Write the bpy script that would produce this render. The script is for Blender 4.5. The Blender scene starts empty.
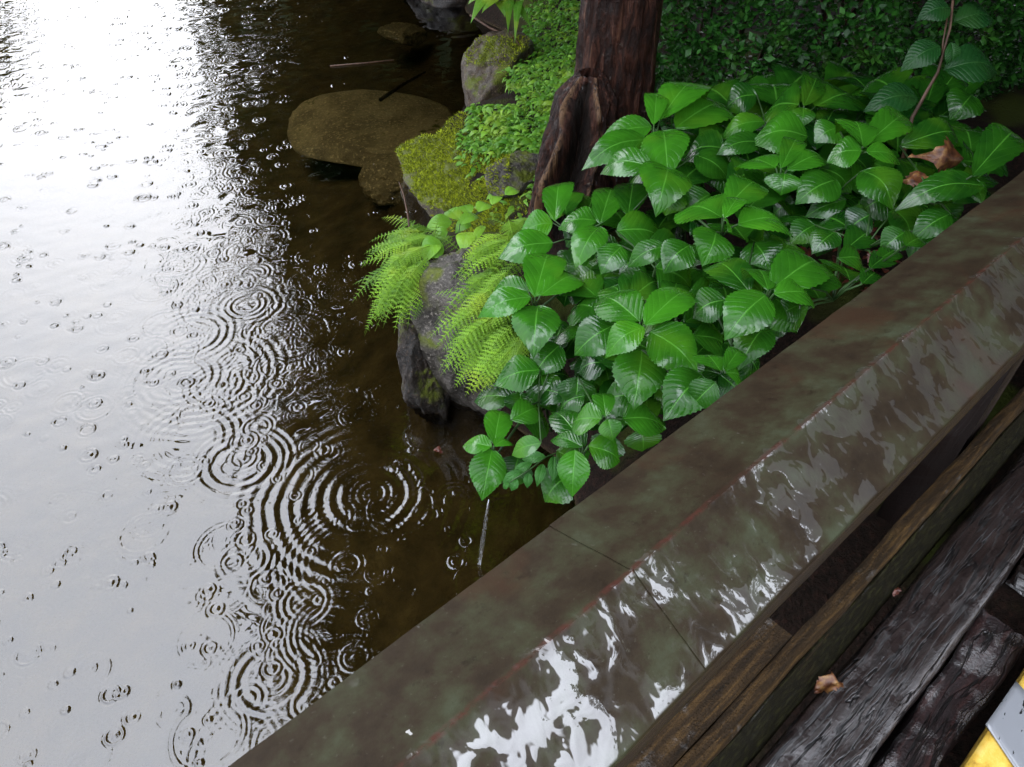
import bpy, bmesh, math, random
import numpy as np
from mathutils import Vector, Matrix, noise as mnoise

# ------------------------------------------------------------------ camera, sky, sun, exposure
sc = bpy.context.scene
COL = sc.collection
W, H, FPX = 1024, 767, 773.0
PITCH = math.radians(44)
CZ = 2.0
cd = bpy.data.cameras.new('camera'); cam = bpy.data.objects.new('camera', cd); COL.objects.link(cam)
cam.location = (0, 0, CZ); cam.rotation_euler = (math.radians(90) - PITCH, 0, 0)
cd.sensor_width = 36.0; cd.lens = FPX / W * 36.0; cd.clip_start = 0.02; cd.clip_end = 400
sc.camera = cam

SUN_AZ, SUN_EL = -28.0, 32.0          # soft brighter part of the overcast, front left
wd = bpy.data.worlds.new('World'); sc.world = wd; wd.use_nodes = True
nt = wd.node_tree; nt.nodes.clear()
sky = nt.nodes.new('ShaderNodeTexSky'); sky.sky_type = 'NISHITA'; sky.sun_disc = False
sky.sun_elevation = math.radians(SUN_EL); sky.sun_rotation = math.radians(SUN_AZ)
sky.air_density = 1.0; sky.dust_density = 4.0; sky.ozone_density = 1.0
hs = nt.nodes.new('ShaderNodeHueSaturation'); hs.inputs['Saturation'].default_value = 0.16
bg = nt.nodes.new('ShaderNodeBackground'); bg.inputs['Strength'].default_value = 0.15
wo = nt.nodes.new('ShaderNodeOutputWorld')
ov = nt.nodes.new('ShaderNodeMix'); ov.data_type = 'RGBA'; ov.inputs[0].default_value = 0.9     # even cloud deck over the sky
tc = nt.nodes.new('ShaderNodeTexCoord'); sx = nt.nodes.new('ShaderNodeSeparateXYZ'); nt.links.new(tc.outputs['Generated'], sx.inputs[0])
cl = nt.nodes.new('ShaderNodeMapRange'); cl.inputs['From Min'].default_value = 0.0; cl.inputs['From Max'].default_value = 1.0   # overcast: zenith three times the horizon
cl.inputs['To Min'].default_value = 0.28; cl.inputs['To Max'].default_value = 1.5; nt.links.new(sx.outputs[2], cl.inputs['Value'])
ck = nt.nodes.new('ShaderNodeMix'); ck.data_type = 'RGBA'; ck.blend_type = 'MULTIPLY'; ck.inputs[0].default_value = 1.0
ck.inputs[6].default_value = (11.6, 12.3, 13.9, 1); nt.links.new(cl.outputs[0], ck.inputs[7]); nt.links.new(ck.outputs[2], ov.inputs[7])
nt.links.new(sky.outputs[0], hs.inputs['Color']); nt.links.new(hs.outputs[0], ov.inputs[6]); nt.links.new(ov.outputs[2], bg.inputs['Color'])
nt.links.new(bg.outputs[0], wo.inputs['Surface'])
sd = bpy.data.lights.new('sun', 'SUN'); so = bpy.data.objects.new('sun', sd); COL.objects.link(so)
sd.energy = 0.5; sd.angle = math.radians(90); sd.color = (1, 0.97, 0.93)
sdir = Vector((math.sin(math.radians(SUN_AZ)) * math.cos(math.radians(SUN_EL)),
               math.cos(math.radians(SUN_AZ)) * math.cos(math.radians(SUN_EL)), math.sin(math.radians(SUN_EL))))
so.rotation_euler = sdir.to_track_quat('Z', 'Y').to_euler()
sc.view_settings.view_transform = 'Standard'; sc.view_settings.look = 'None'
sc.view_settings.gamma = 1.0; sc.view_settings.exposure = 1.58; sc.view_settings.use_curve_mapping = False
sc.render.engine = 'CYCLES'
sc.cycles.max_bounces = 6; sc.cycles.transparent_max_bounces = 8
sc.cycles.caustics_reflective = False; sc.cycles.caustics_refractive = False
sc.cycles.sample_clamp_indirect = 6.0

random.seed(7); RNG = np.random.default_rng(7)
SP, CP = math.sin(PITCH), math.cos(PITCH)

def ray(x, y):
    r, u = x - W / 2, H / 2 - y
    return Vector((r, u * SP + FPX * CP, u * CP - FPX * SP))
def at(x, y, z):
    d = ray(x, y); return Vector((0, 0, CZ)) + d * ((z - CZ) / d.z)
def aty(x, y, Y):
    d = ray(x, y); return Vector((0, 0, CZ)) + d * (Y / d.y)
def depth(p): return p.y * CP - (p.z - CZ) * SP
def project(p):
    q = p - Vector((0, 0, CZ)); d = q.y * CP - q.z * SP
    return (W / 2 + FPX * q.x / d, H / 2 - FPX * (q.y * SP + q.z * CP) / d)

# ------------------------------------------------------------------ mesh helpers
class MB:
    def __init__(s): s.v = []; s.f = []; s.uv = []; s.t = []
    def add(s, vs, fs, uvs=None, t=0.5):
        b = len(s.v); s.v += [tuple(v) for v in vs]
        s.f += [tuple(i + b for i in f) for f in fs]
        s.uv += list(uvs) if uvs is not None else [(0.5, 0.5)] * len(vs)
        s.t += list(t) if isinstance(t, (list, tuple)) else [t] * len(vs)
    def grid(s, P, uvs=None, t=0.5, wrap=False):
        n, m = len(P), len(P[0]); vs = [p for r in P for p in r]; fs = []
        for i in range(n - 1):
            for j in range(m if wrap else m - 1):
                k = (j + 1) % m
                fs.append((i * m + j, i * m + k, (i + 1) * m + k, (i + 1) * m + j))
        s.add(vs, fs, [u for r in uvs for u in r] if uvs is not None else None, t)
    def tube(s, pts, rads, n=7, t=0.5, cap=True):
        pts = [Vector(p) for p in pts]; P = []
        up = Vector((0.13, 0.31, 0.94))
        for i, p in enumerate(pts):
            d = (pts[min(i + 1, len(pts) - 1)] - pts[max(i - 1, 0)]).normalized()
            a = d.cross(up)
            if a.length < 1e-3: a = d.cross(Vector((1, 0, 0)))
            a.normalize(); b = d.cross(a)
            r = rads[i] if isinstance(rads, (list, tuple)) else rads
            P.append([p + (a * math.cos(2 * math.pi * k / n) + b * math.sin(2 * math.pi * k / n)) * r for k in range(n)])
        base = len(s.v); s.grid(P, None, t, wrap=True)
        if cap:
            s.f.append(tuple(base + k for k in range(n))[::-1])
            s.f.append(tuple(base + (len(pts) - 1) * n + k for k in range(n)))
    def build(s, name, mat, parent=None, smooth=True):
        me = bpy.data.meshes.new(name); me.from_pydata(s.v, [], s.f); me.update()
        uvl = me.uv_layers.new(name='UVMap')
        li = np.zeros(len(me.loops), dtype=np.int32); me.loops.foreach_get('vertex_index', li)
        uvl.data.foreach_set('uv', np.array(s.uv, dtype=np.float32)[li].ravel())
        at_ = me.attributes.new('tint', 'FLOAT', 'POINT'); at_.data.foreach_set('value', np.array(s.t, dtype=np.float32))
        me.polygons.foreach_set('use_smooth', [smooth] * len(me.polygons))
        me.materials.append(mat)
        o = bpy.data.objects.new(name, me); COL.objects.link(o)
        if parent is not None: o.parent = parent; o.matrix_parent_inverse = parent.matrix_world.inverted()
        return o
def thing(name, label, cat, loc=(0, 0, 0), group=None):
    o = bpy.data.objects.new(name, None); COL.objects.link(o); o.location = loc
    o.empty_display_size = 0.05; o['label'] = label; o['category'] = cat
    if group: o['group'] = group
    bpy.context.view_layer.update()
    return o
def tag(o, label, cat, group=None, kind=None):
    o['label'] = label; o['category'] = cat
    if group: o['group'] = group
    if kind: o['kind'] = kind
    return o
def struct(o): o['kind'] = 'structure'; return o
def fbm(p, s=1.0, o=4): return mnoise.fractal(Vector(p) * s, 0.9, 2.0, o)

# ------------------------------------------------------------------ material helpers
class NG:
    def __init__(s, name):
        m = bpy.data.materials.new(name); m.use_nodes = True
        s.m = m; s.t = m.node_tree; s.t.nodes.clear()
        s.out = s.n('ShaderNodeOutputMaterial')
    def n(s, ty, **kw):
        x = s.t.nodes.new(ty)
        for k, v in kw.items(): setattr(x, k, v)
        return x
    def set(s, sock, v):
        if isinstance(v, bpy.types.NodeSocket): s.t.links.new(v, sock)
        else: sock.default_value = v
    def math(s, op, a, b=None, c=None, clamp=False):
        x = s.n('ShaderNodeMath', operation=op); x.use_clamp = clamp
        s.set(x.inputs[0], a)
        if b is not None: s.set(x.inputs[1], b)
        if c is not None: s.set(x.inputs[2], c)
        return x.outputs[0]
    def noise(s, scale, detail=4, rough=0.55, vec=None, dist=0.0):
        x = s.n('ShaderNodeTexNoise'); x.inputs['Scale'].default_value = scale
        x.inputs['Detail'].default_value = detail; x.inputs['Roughness'].default_value = rough
        x.inputs['Distortion'].default_value = dist
        if vec is not None: s.t.links.new(vec, x.inputs['Vector'])
        return x.outputs[0]
    def step(s, v, a, b, lo=0.0, hi=1.0):
        x = s.n('ShaderNodeMapRange'); x.interpolation_type = 'SMOOTHSTEP'
        s.set(x.inputs['Value'], v); x.inputs['From Min'].default_value = a; x.inputs['From Max'].default_value = b
        x.inputs['To Min'].default_value = lo; x.inputs['To Max'].default_value = hi
        return x.outputs[0]
    def mix(s, f, a, b):
        x = s.n('ShaderNodeMix', data_type='RGBA')
        s.set(x.inputs[0], f)
        for k, c in ((6, a), (7, b)):
            if isinstance(c, tuple): x.inputs[k].default_value = (*c, 1)
            else: s.t.links.new(c, x.inputs[k])
        return x.outputs[2]
    def ramp(s, f, stops):
        x = s.n('ShaderNodeValToRGB'); s.set(x.inputs[0], f); e = x.color_ramp.elements
        while len(e) < len(stops): e.new(0.5)
        for i, (p, c) in enumerate(stops): e[i].position = p; e[i].color = (*c, 1)
        return x.outputs[0]
    def bump(s, h, strength, dist, normal=None):
        x = s.n('ShaderNodeBump'); x.inputs['Strength'].default_value = strength; x.inputs['Distance'].default_value = dist
        s.t.links.new(h, x.inputs['Height'])
        if normal is not None: s.t.links.new(normal, x.inputs['Normal'])
        return x.outputs[0]
    def obj(s, scale=None, rot=None):
        c = s.n('ShaderNodeTexCoord').outputs['Object']
        if scale is None: return c
        x = s.n('ShaderNodeMapping'); x.inputs['Scale'].default_value = scale
        if rot: x.inputs['Rotation'].default_value = rot
        s.t.links.new(c, x.inputs['Vector']); return x.outputs[0]
    def pbr(s, col, rough=0.5, spec=0.5, normal=None, coat=0.0, coat_rough=0.03, coat_normal=None, trans=None, sheen=0):
        b = s.n('ShaderNodeBsdfPrincipled')
        s.set(b.inputs['Base Color'], (*col, 1) if isinstance(col, tuple) else col)
        s.set(b.inputs['Roughness'], rough); s.set(b.inputs['Specular IOR Level'], spec)
        s.set(b.inputs['Coat Weight'], coat); s.set(b.inputs['Coat Roughness'], coat_rough)
        if normal is not None: s.t.links.new(normal, b.inputs['Normal'])
        if coat_normal is not None: s.t.links.new(coat_normal, b.inputs['Coat Normal'])
        r = b.outputs[0]
        if trans is not None:
            t = s.n('ShaderNodeBsdfTranslucent'); s.set(t.inputs['Color'], (*trans[1], 1) if isinstance(trans[1], tuple) else trans[1])
            a = s.n('ShaderNodeMixShader'); a.inputs[0].default_value = trans[0]
            s.t.links.new(r, a.inputs[1]); s.t.links.new(t.outputs[0], a.inputs[2]); r = a.outputs[0]
        s.b = b
        s.t.links.new(r, s.out.inputs['Surface']); return s.m
    def attr(s, name='tint'): return s.n('ShaderNodeAttribute', attribute_name=name).outputs['Fac']

def mat_leaf(name, dark, light, vein, veins=9.0, gloss=0.28, coat=0.35, trans=0.18, slant=2.2, bstr=0.55, film=0.0):
    g = NG(name)
    uv = g.n('ShaderNodeTexCoord').outputs['UV']
    sp = g.n('ShaderNodeSeparateXYZ'); g.t.links.new(uv, sp.inputs[0])
    au = g.math('ABSOLUTE', g.math('MULTIPLY_ADD', sp.outputs[0], 2.0, -1.0))
    q = g.math('MULTIPLY_ADD', sp.outputs[1], veins, g.math('MULTIPLY', g.math('POWER', au, 1.25), -slant))
    w = g.math('ABSOLUTE', g.math('SINE', g.math('MULTIPLY', q, math.pi)))
    cell = g.math('POWER', w, 0.5)                                  # puffed between side veins
    mid = g.step(au, 0.0, 0.06, 1.0, 0.0)
    side = g.math('MULTIPLY', g.step(w, 0.0, 0.22, 1.0, 0.0), g.step(au, 0.55, 0.98, 0.6, 0.1))
    ob = g.obj()
    n1 = g.noise(18, 3, vec=ob); n2 = g.noise(190, 3, vec=ob); n3 = g.noise(55, 4, 0.6, vec=ob)
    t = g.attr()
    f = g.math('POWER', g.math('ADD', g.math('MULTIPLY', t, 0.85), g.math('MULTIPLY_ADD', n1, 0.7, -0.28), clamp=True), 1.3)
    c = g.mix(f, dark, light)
    c = g.mix(g.math('MAXIMUM', g.math('MULTIPLY', mid, 0.7), g.math('MULTIPLY', side, 0.3)), c, vein)
    n5 = g.noise(7, 2, vec=ob); c = g.mix(g.step(n5, 0.52, 0.7, 0, 0.3), c, (light[0] * 1.9, light[1] * 1.05, light[2]))
    c = g.mix(g.step(n3, 0.66, 0.8, 0, 0.3), c, (light[0] * 1.5, light[1] * 0.9, light[2]))
    n6 = g.noise(30, 5, 0.7, vec=ob); c = g.mix(g.step(n6, 0.72, 0.76, 0, 0.8), c, (light[0] * 1.2, light[1] * 0.35, light[2]))
    h = g.math('MULTIPLY', cell, g.step(au, 0.02, 0.3, 0.15, 1.0))
    h = g.math('ADD', h, g.math('MULTIPLY', n2, 0.6)); h = g.math('ADD', h, g.math('MULTIPLY', n3, 0.5))
    h = g.math('ADD', h, g.math('MULTIPLY', mid, -0.7))
    nm = g.bump(h, bstr, 0.0022)
    ro = g.step(n3, 0.35, 0.7, gloss * 0.75, gloss * 1.6)
    if film:                                             # rain standing on part of the blade
        n8 = g.noise(16, 3, 0.6, vec=ob, dist=0.5); n9 = g.noise(260, 2, 0.5, vec=ob)
        coat = g.math('MULTIPLY', g.step(n8, 0.50, 0.58), film)
        cn = g.bump(g.math('ADD', g.math('MULTIPLY', h, 0.6), g.math('MULTIPLY', n9, 0.6)), bstr * 1.0, 0.0026)
    else: cn = nm
    return g.pbr(c, ro, 0.17, nm, coat, 0.07 if film else 0.12, cn, trans=(trans, (light[0] * 2.2, light[1] * 1.7, light[2] * 0.9)))

M = {}
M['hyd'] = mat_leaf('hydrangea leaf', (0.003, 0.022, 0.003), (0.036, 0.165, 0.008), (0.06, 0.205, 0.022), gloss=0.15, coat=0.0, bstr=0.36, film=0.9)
M['leaf_dark'] = mat_leaf('sapling leaf', (0.004, 0.022, 0.006), (0.012, 0.055, 0.010), (0.02, 0.07, 0.015), veins=11, coat=0, gloss=0.2)
M['nandina'] = mat_leaf('leaflet', (0.012, 0.06, 0.010), (0.03, 0.13, 0.014), (0.04, 0.14, 0.02), veins=7, coat=0.1, gloss=0.4)
M['small'] = mat_leaf('ground leaf', (0.03, 0.11, 0.010), (0.14, 0.29, 0.026), (0.11, 0.24, 0.05), veins=5, coat=0.0, gloss=0.28, trans=0.25, bstr=0.3)
M['fern'] = mat_leaf('fern leaf', (0.028, 0.085, 0.006), (0.15, 0.29, 0.016), (0.17, 0.29, 0.03), veins=3, coat=0.0, gloss=0.5, trans=0.28, bstr=0.2)
M['hedge'] = mat_leaf('hedge leaf', (0.003, 0.016, 0.004), (0.034, 0.14, 0.018), (0.03, 0.1, 0.016), veins=3, coat=0.0, gloss=0.2, trans=0.1, bstr=0.3)
M['crown'] = mat_leaf('tree leaf', (0.010, 0.028, 0.009), (0.025, 0.06, 0.016), (0.03, 0.06, 0.02), veins=4, coat=0.0, gloss=0.5, trans=0.12, bstr=0.2)
def simple(name, c, rough=0.6, spec=0.4, ns=30, var=0.35, bump=0.3, bd=0.004, coat=0.0):
    g = NG(name); n = g.noise(ns, 5, 0.6, vec=g.obj())
    col = g.mix(g.step(n, 0.3, 0.7), tuple(x * (1 - var) for x in c), tuple(min(1, x * (1 + var)) for x in c))
    return g.pbr(col, rough, spec, g.bump(n, bump, bd), coat)
M['stem'] = simple('green stem', (0.018, 0.045, 0.010), 0.5, 0.2)
M['twig'] = simple('brown twig', (0.055, 0.03, 0.018), 0.5, 0.2)
M['moss'] = simple('moss', (0.17, 0.205, 0.010), 0.9, 0.1)

# ------------------------------------------------------------------ ground: one sheet, bank and pond bed
shore_px = [(430, -60), (468, 12), (520, 40), (505, 110), (425, 150), (440, 215), (452, 285), (440, 335), (470, 395), (520, 430), (570, 470)]
SH = [at(x, y, 0).xy for x, y in shore_px]
LAND = np.array([(-10.0, 40.0), (-5.2, 17.0), (-3.4, 12.0), (-1.8, 9.6)] + [tuple(p) for p in SH] + [(0.25, 0.85), (0.75, 0.3), (1.3, -0.8), (1.6, -30)])
def land_sd(x, y):
    """signed distance to the near bank's waterline, + on land (land lies to the right)"""
    x = np.asarray(x, float); y = np.asarray(y, float)
    best = np.full(x.shape, 1e9); sx = np.full(x.shape, -1.0); first = np.full(x.shape, -1e9)
    inside = np.zeros(x.shape, bool)
    poly = np.vstack([LAND, [(60, -30), (60, 30)]])
    for i in range(len(poly)):
        a, b = poly[i], poly[(i + 1) % len(poly)]
        cond = ((a[1] > y) != (b[1] > y)); den = b[1] - a[1] if b[1] != a[1] else 1e-9
        inside ^= cond & (x < (b[0] - a[0]) * (y - a[1]) / den + a[0])
    for i in range(len(LAND) - 1):
        a, b = LAND[i], LAND[i + 1]; d = b - a
        t = np.clip(((x - a[0]) * d[0] + (y - a[1]) * d[1]) / (d @ d), 0, 1)
        best = np.minimum(best, np.hypot(x - a[0] - t * d[0], y - a[1] - t * d[1]))
    return np.where(inside, best, -best)
def ground_z(x, y):
    s = land_sd(x, y)
    far = np.hypot(x + 4, y - 4) - 17.0                     # pond's far shore
    s = np.where((s < 0) & (far > s), np.maximum(s, far), s)
    z = np.where(s > 0, 0.36 * (1 - np.exp(-s / 0.2)) + 0.03 * np.minimum(s, 12), -0.45 * (1 - np.exp(s / 0.35)) - 0.15 * (1 - np.exp(s / 2.0)))
    return z + 0.02 * np.sin(x * 7.1 + y * 3.3) * np.cos(y * 5.7 - x * 2.1)
def gz(x, y): return float(ground_z(np.array([x]), np.array([y]))[0])
xs = np.concatenate([-np.geomspace(180, 2.6, 34), np.linspace(-2.5, 3.2, 190), np.geomspace(3.3, 180, 34)])
ys = np.concatenate([-np.geomspace(180, 0.6, 30), np.linspace(-0.5, 6.5, 210), np.geomspace(6.6, 180, 34)])
X, Y = np.meshgrid(xs, ys); Z = ground_z(X, Y)
def sheet(name, X, Y, Z, mat):
    n, m = X.shape; me = bpy.data.meshes.new(name)
    me.vertices.add(n * m); me.vertices.foreach_set('co', np.stack([X, Y, Z], -1).astype(np.float32).ravel())
    i = np.arange((n - 1) * m).reshape(n - 1, m)[:, :-1].ravel()
    q = np.stack([i, i + 1, i + m + 1, i + m], -1).astype(np.int32)
    me.loops.add(q.size); me.loops.foreach_set('vertex_index', q.ravel())
    me.polygons.add(len(q)); me.polygons.foreach_set('loop_start', np.arange(0, q.size, 4, dtype=np.int32))
    me.polygons.foreach_set('loop_total', np.full(len(q), 4, dtype=np.int32))
    me.update(calc_edges=True); me.polygons.foreach_set('use_smooth', np.ones(len(q), bool))
    me.materials.append(mat); o = bpy.data.objects.new(name, me); COL.objects.link(o); return o
def mat_ground():
    g = NG('soil and silt'); ob = g.obj()
    n1 = g.noise(6, 6, 0.65, vec=ob); n2 = g.noise(60, 4, 0.7, vec=ob); n3 = g.noise(2.2, 3, vec=ob)
    sp = g.n('ShaderNodeSeparateXYZ'); g.t.links.new(ob, sp.inputs[0])
    soil = g.ramp(n2, [(0.3, (0.004, 0.003, 0.002)), (0.55, (0.012, 0.007, 0.005)), (0.75, (0.03, 0.013, 0.009))])
    silt = g.ramp(n1, [(0.3, (0.025, 0.018, 0.008)), (0.55, (0.065, 0.048, 0.020)), (0.75, (0.11, 0.085, 0.036))])
    c = g.mix(g.step(sp.outputs[2], -0.03, 0.02), silt, soil)
    c = g.mix(g.math('MULTIPLY', g.step(n3, 0.5, 0.65), g.step(sp.outputs[2], 0.0, 0.1)), c, (0.03, 0.038, 0.006))
    return g.pbr(c, 0.8, 0.08, g.bump(n2, 0.8, 0.02))
struct(sheet('ground', X, Y, Z, mat_ground()))

# ------------------------------------------------------------------ water with rain rings
NEAR = np.geomspace(1.5, 10.0, 1300) - 1.0
rows = np.concatenate([[-0.9, -0.5, 0.0, 0.25], NEAR, [10, 12, 15, 20, 28]])
cols = np.concatenate([[-14, -6, -3, -1.6, -1.0], np.linspace(-0.80, 0.20, 1300), [0.3, 0.6, 1.2]])
WY, WX = np.meshgrid(rows, cols, indexing='ij'); WX = WX * (WY + 1.0)
hh = np.zeros_like(WX)
wob = 0.014 * np.sin(WX * 23 + 2 * np.sin(WY * 17)) * np.sin(WY * 19 + 1.7 * np.sin(WX * 13)) + 0.005 * np.sin(WX * 61 + WY * 47) * np.sin(WX * 37 - WY * 71)
fine = (WY > 0.4) & (WY < 9.2) & (WX > -0.80 * (WY + 1)) & (WX < 0.2 * (WY + 1))
def ring(cx, cy, R, lam, amp, sig, inner=0.0):
    m = R + 3.2 * sig
    r0, r1 = np.searchsorted(rows, cy - m), np.searchsorted(rows, cy + m)
    if r1 <= r0: return
    xx, yy = WX[r0:r1], WY[r0:r1]
    dx, dy = xx - cx, yy - cy; r = np.hypot(dx, dy) * (1 + wob[r0:r1]); th = np.arctan2(dy, dx); ph = random.uniform(0, 6.28); d = r - R
    h = amp * (0.8 + 0.35 * np.sin(th + ph) + 0.2 * np.sin(3 * th + 2 * ph)) * np.cos(2 * np.pi * d / lam) * np.exp(-(d / sig) ** 2)
    if inner: h += inner * np.exp(-(r / (lam * 0.55)) ** 2)
    hh[r0:r1] += h
def ringpx(x, y, rpx, lam_px, slope, sig_px, inner=0.0):
    p = at(x, y, 0); k = depth(p) / FPX
    lam = lam_px * k
    slope *= 0.75; ring(p.x, p.y, rpx * k, lam, slope * lam / 6.283, sig_px * k, inner * lam / 6.283)
# the rings that stand out
ringpx(370, 495, 40, 13, 0.32, 17); ringpx(372, 494, 14, 7, 0.26, 9, 0.2); ringpx(368, 498, 92, 13, 0.15, 32); ringpx(372, 494, 150, 15, 0.06, 30)
ringpx(240, 463, 31, 11, 0.30, 11); ringpx(243, 458, 12, 6, 0.28, 6, 0.25); ringpx(240, 463, 48, 8, 0.16, 8)
ringpx(271, 678, 34, 12, 0.24, 10); ringpx(273, 679, 12, 7, 0.20, 6, 0.2); ringpx(271, 678, 52, 6, 0.10, 8)
ringpx(91, 671, 18, 6, 0.28, 4, 0); ringpx(89, 669, 7, 5, 0.45, 3, 0.4)
ringpx(28, 654, 11, 5, 0.55, 5, 0.5); ringpx(10, 688, 11, 6, 0.24, 5, 0.2); ringpx(10, 688, 40, 6, 0.05, 6)
ringpx(38, 619, 12, 5, 0.18, 5, 0.1); ringpx(16, 548, 12, 5, 0.32, 5, 0.3); ringpx(257, 427, 14, 5, 0.34, 5, 0.3)
ringpx(247, 305, 17, 6, 0.34, 6, 0.3); ringpx(247, 305, 30, 8, 0.15, 8); ringpx(290, 335, 40, 7, 0.14, 8)
ringpx(245, 378, 13, 5, 0.3, 4, 0.2); ringpx(273, 368, 12, 5, 0.32, 4); ringpx(277, 383, 6, 4, 0.3, 2)
ringpx(257, 402, 9, 4, 0.34, 3, 0.3); ringpx(224, 406, 7, 4, 0.28, 3, 0.3); ringpx(309, 446, 9, 4, 0.35, 3, 0.3)
ringpx(305, 602, 22, 7, 0.28, 8, 0.2); ringpx(245, 560, 24, 7, 0.20, 8); ringpx(185, 552, 16, 5, 0.18, 3); ringpx(140, 545, 20, 6, 0.12, 8)
ringpx(185, 470, 16, 6, 0.22, 7, 0.1); ringpx(215, 385, 26, 7, 0.22, 9, 0.1); ringpx(175, 380, 34, 8, 0.16, 14); ringpx(190, 440, 40, 9, 0.15, 18)
ringpx(190, 335, 34, 8, 0.17, 14, 0.1); ringpx(230, 300, 50, 7, 0.09, 12); ringpx(205, 375, 60, 9, 0.14, 24); ringpx(180, 265, 18, 6, 0.14, 7)
ringpx(65, 600, 60, 9, 0.04, 10); ringpx(110, 620, 95, 8, 0.03, 8); ringpx(165, 690, 60, 8, 0.05, 14); ringpx(235, 750, 40, 8, 0.12, 14)
ringpx(25, 372, 20, 5, 0.16, 6); ringpx(80, 590, 14, 5, 0.10, 5); ringpx(20, 580, 20, 5, 0.12, 5)
ringpx(420, 570, 26, 6, 0.16, 4); ringpx(350, 560, 60, 7, 0.12, 20); ringpx(330, 630, 40, 6, 0.13, 16)
# the other drops: small rings all over
for i in range(1000):
    y = random.uniform(0.5, 7.4); x = random.uniform(-0.74, 0.14) * (y + 1.0)
    R = abs(random.gauss(0.0, 0.035)) + 0.006; lam = random.uniform(0.011, 0.020)
    ring(x, y, R, lam, random.uniform(0.05, 0.22) * lam / 6.283, random.uniform(0.6, 1.1) * lam, lam * random.uniform(0.02, 0.06))
for i in range(1050):                                            # fresh impacts: tight steep craters
    y = 0.55 + 6.6 * random.random() ** 0.8; x = random.uniform(-0.74, -0.02) * (y + 1.0)
    if x > -0.24 * (y + 1.0) and random.random() < 0.7: continue
    lam = random.uniform(0.010, 0.016) * (1 + 0.12 * y)
    ring(x, y, lam * random.uniform(0.3, 1.6), lam, random.uniform(0.3, 0.8 + 0.1 * y) * lam / 6.283, 0.55 * lam, lam * random.choice((0.0, 0.1, 0.16)))
for i in range(250):                                            # the rough patch under the crown's edge
    px, py = random.gauss(225, 62), random.uniform(5, 420); p = at(px, py, 0)
    R = random.uniform(0.01, 0.08); lam = random.uniform(0.012, 0.024)
    ring(p.x, p.y, R, lam, random.uniform(0.05, 0.13) * lam / 6.283, random.uniform(0.7, 1.3) * lam, lam * 0.02)
for k in range(26):                                             # faint chop
    a = random.uniform(0, 2 * math.pi); lam = random.uniform(0.03, 0.16)
    hh += 0.004 / 6.283 * lam * np.sin((WX * math.cos(a) + WY * math.sin(a)) * 6.283 / lam + random.uniform(0, 6.28) + 1.5 * np.sin(WX * random.uniform(1, 4) + WY * random.uniform(1, 4)))
hh = np.where(fine, hh, 0.0)
def mat_water():
    g = NG('pond water')
    fr = g.n('ShaderNodeFresnel'); fr.inputs['IOR'].default_value = 1.62
    tr = g.n('ShaderNodeBsdfTransparent'); tr.inputs['Color'].default_value = (0.66, 0.60, 0.45, 1)
    gl = g.n('ShaderNodeBsdfGlossy'); gl.inputs['Roughness'].default_value = 0.0; gl.inputs['Color'].default_value = (1, 1, 1, 1)
    mx = g.n('ShaderNodeMixShader'); g.t.links.new(fr.outputs[0], mx.inputs[0])
    g.t.links.new(tr.outputs[0], mx.inputs[1]); g.t.links.new(gl.outputs[0], mx.inputs[2]); g.t.links.new(mx.outputs[0], g.out.inputs['Surface'])
    return g.m
struct(sheet('water', WX, WY, hh, mat_water()))

# ------------------------------------------------------------------ rocks
def mat_rock(name, c0, c1, moss=0.5, moss_c=((0.022, 0.03, 0.003), (0.085, 0.10, 0.004)), ns=8, wet=0.3):
    g = NG(name); ob = g.obj()
    n1 = g.noise(ns, 6, 0.7, vec=ob); n2 = g.noise(ns * 12, 4, 0.65, vec=ob); n3 = g.noise(4.5, 5, 0.7, vec=ob)
    c = g.mix(g.step(n1, 0.35, 0.65), c0, c1)
    c = g.mix(g.step(n2, 0.54, 0.68, 0, 0.75), c, tuple(min(1, x * 2.3) for x in c1))
    c = g.mix(g.step(n2, 0.28, 0.42, 0.7, 0), c, tuple(x * 0.3 for x in c0))
    nz = g.n('ShaderNodeSeparateXYZ'); g.t.links.new(g.n('ShaderNodeNewGeometry').outputs['Normal'], nz.inputs[0])
    mm = g.math('MULTIPLY', g.step(n3, 0.62 - moss * 0.3, 0.72 - moss * 0.3), g.step(nz.outputs[2], 0.1, 0.6))
    c = g.mix(mm, c, g.mix(n2, moss_c[0], moss_c[1]))
    h = g.math('ADD', n1, g.math('MULTIPLY', n2, 0.5))
    return g.pbr(c, g.math('ADD', g.math('MULTIPLY', mm, 0.4), 0.45), 0.22, g.bump(h, 1.0, 0.02), coat=wet * 0.25, coat_rough=0.2)
M['granite'] = mat_rock('grey granite', (0.012, 0.010, 0.007), (0.075, 0.066, 0.056), 0.6)
M['mossrock'] = mat_rock('mossy rock', (0.025, 0.02, 0.012), (0.07, 0.056, 0.032), 1.0)
M['brownrock'] = mat_rock('brown rock', (0.016, 0.010, 0.005), (0.052, 0.036, 0.021), 0.6)
M['darkrock'] = mat_rock('dark wet rock', (0.004, 0.003, 0.002), (0.020, 0.013, 0.008), 0.4)
M['subrock'] = mat_rock('silted slab', (0.16, 0.135, 0.075), (0.32, 0.27, 0.15), 0.0, ns=5, wet=0)
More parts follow.
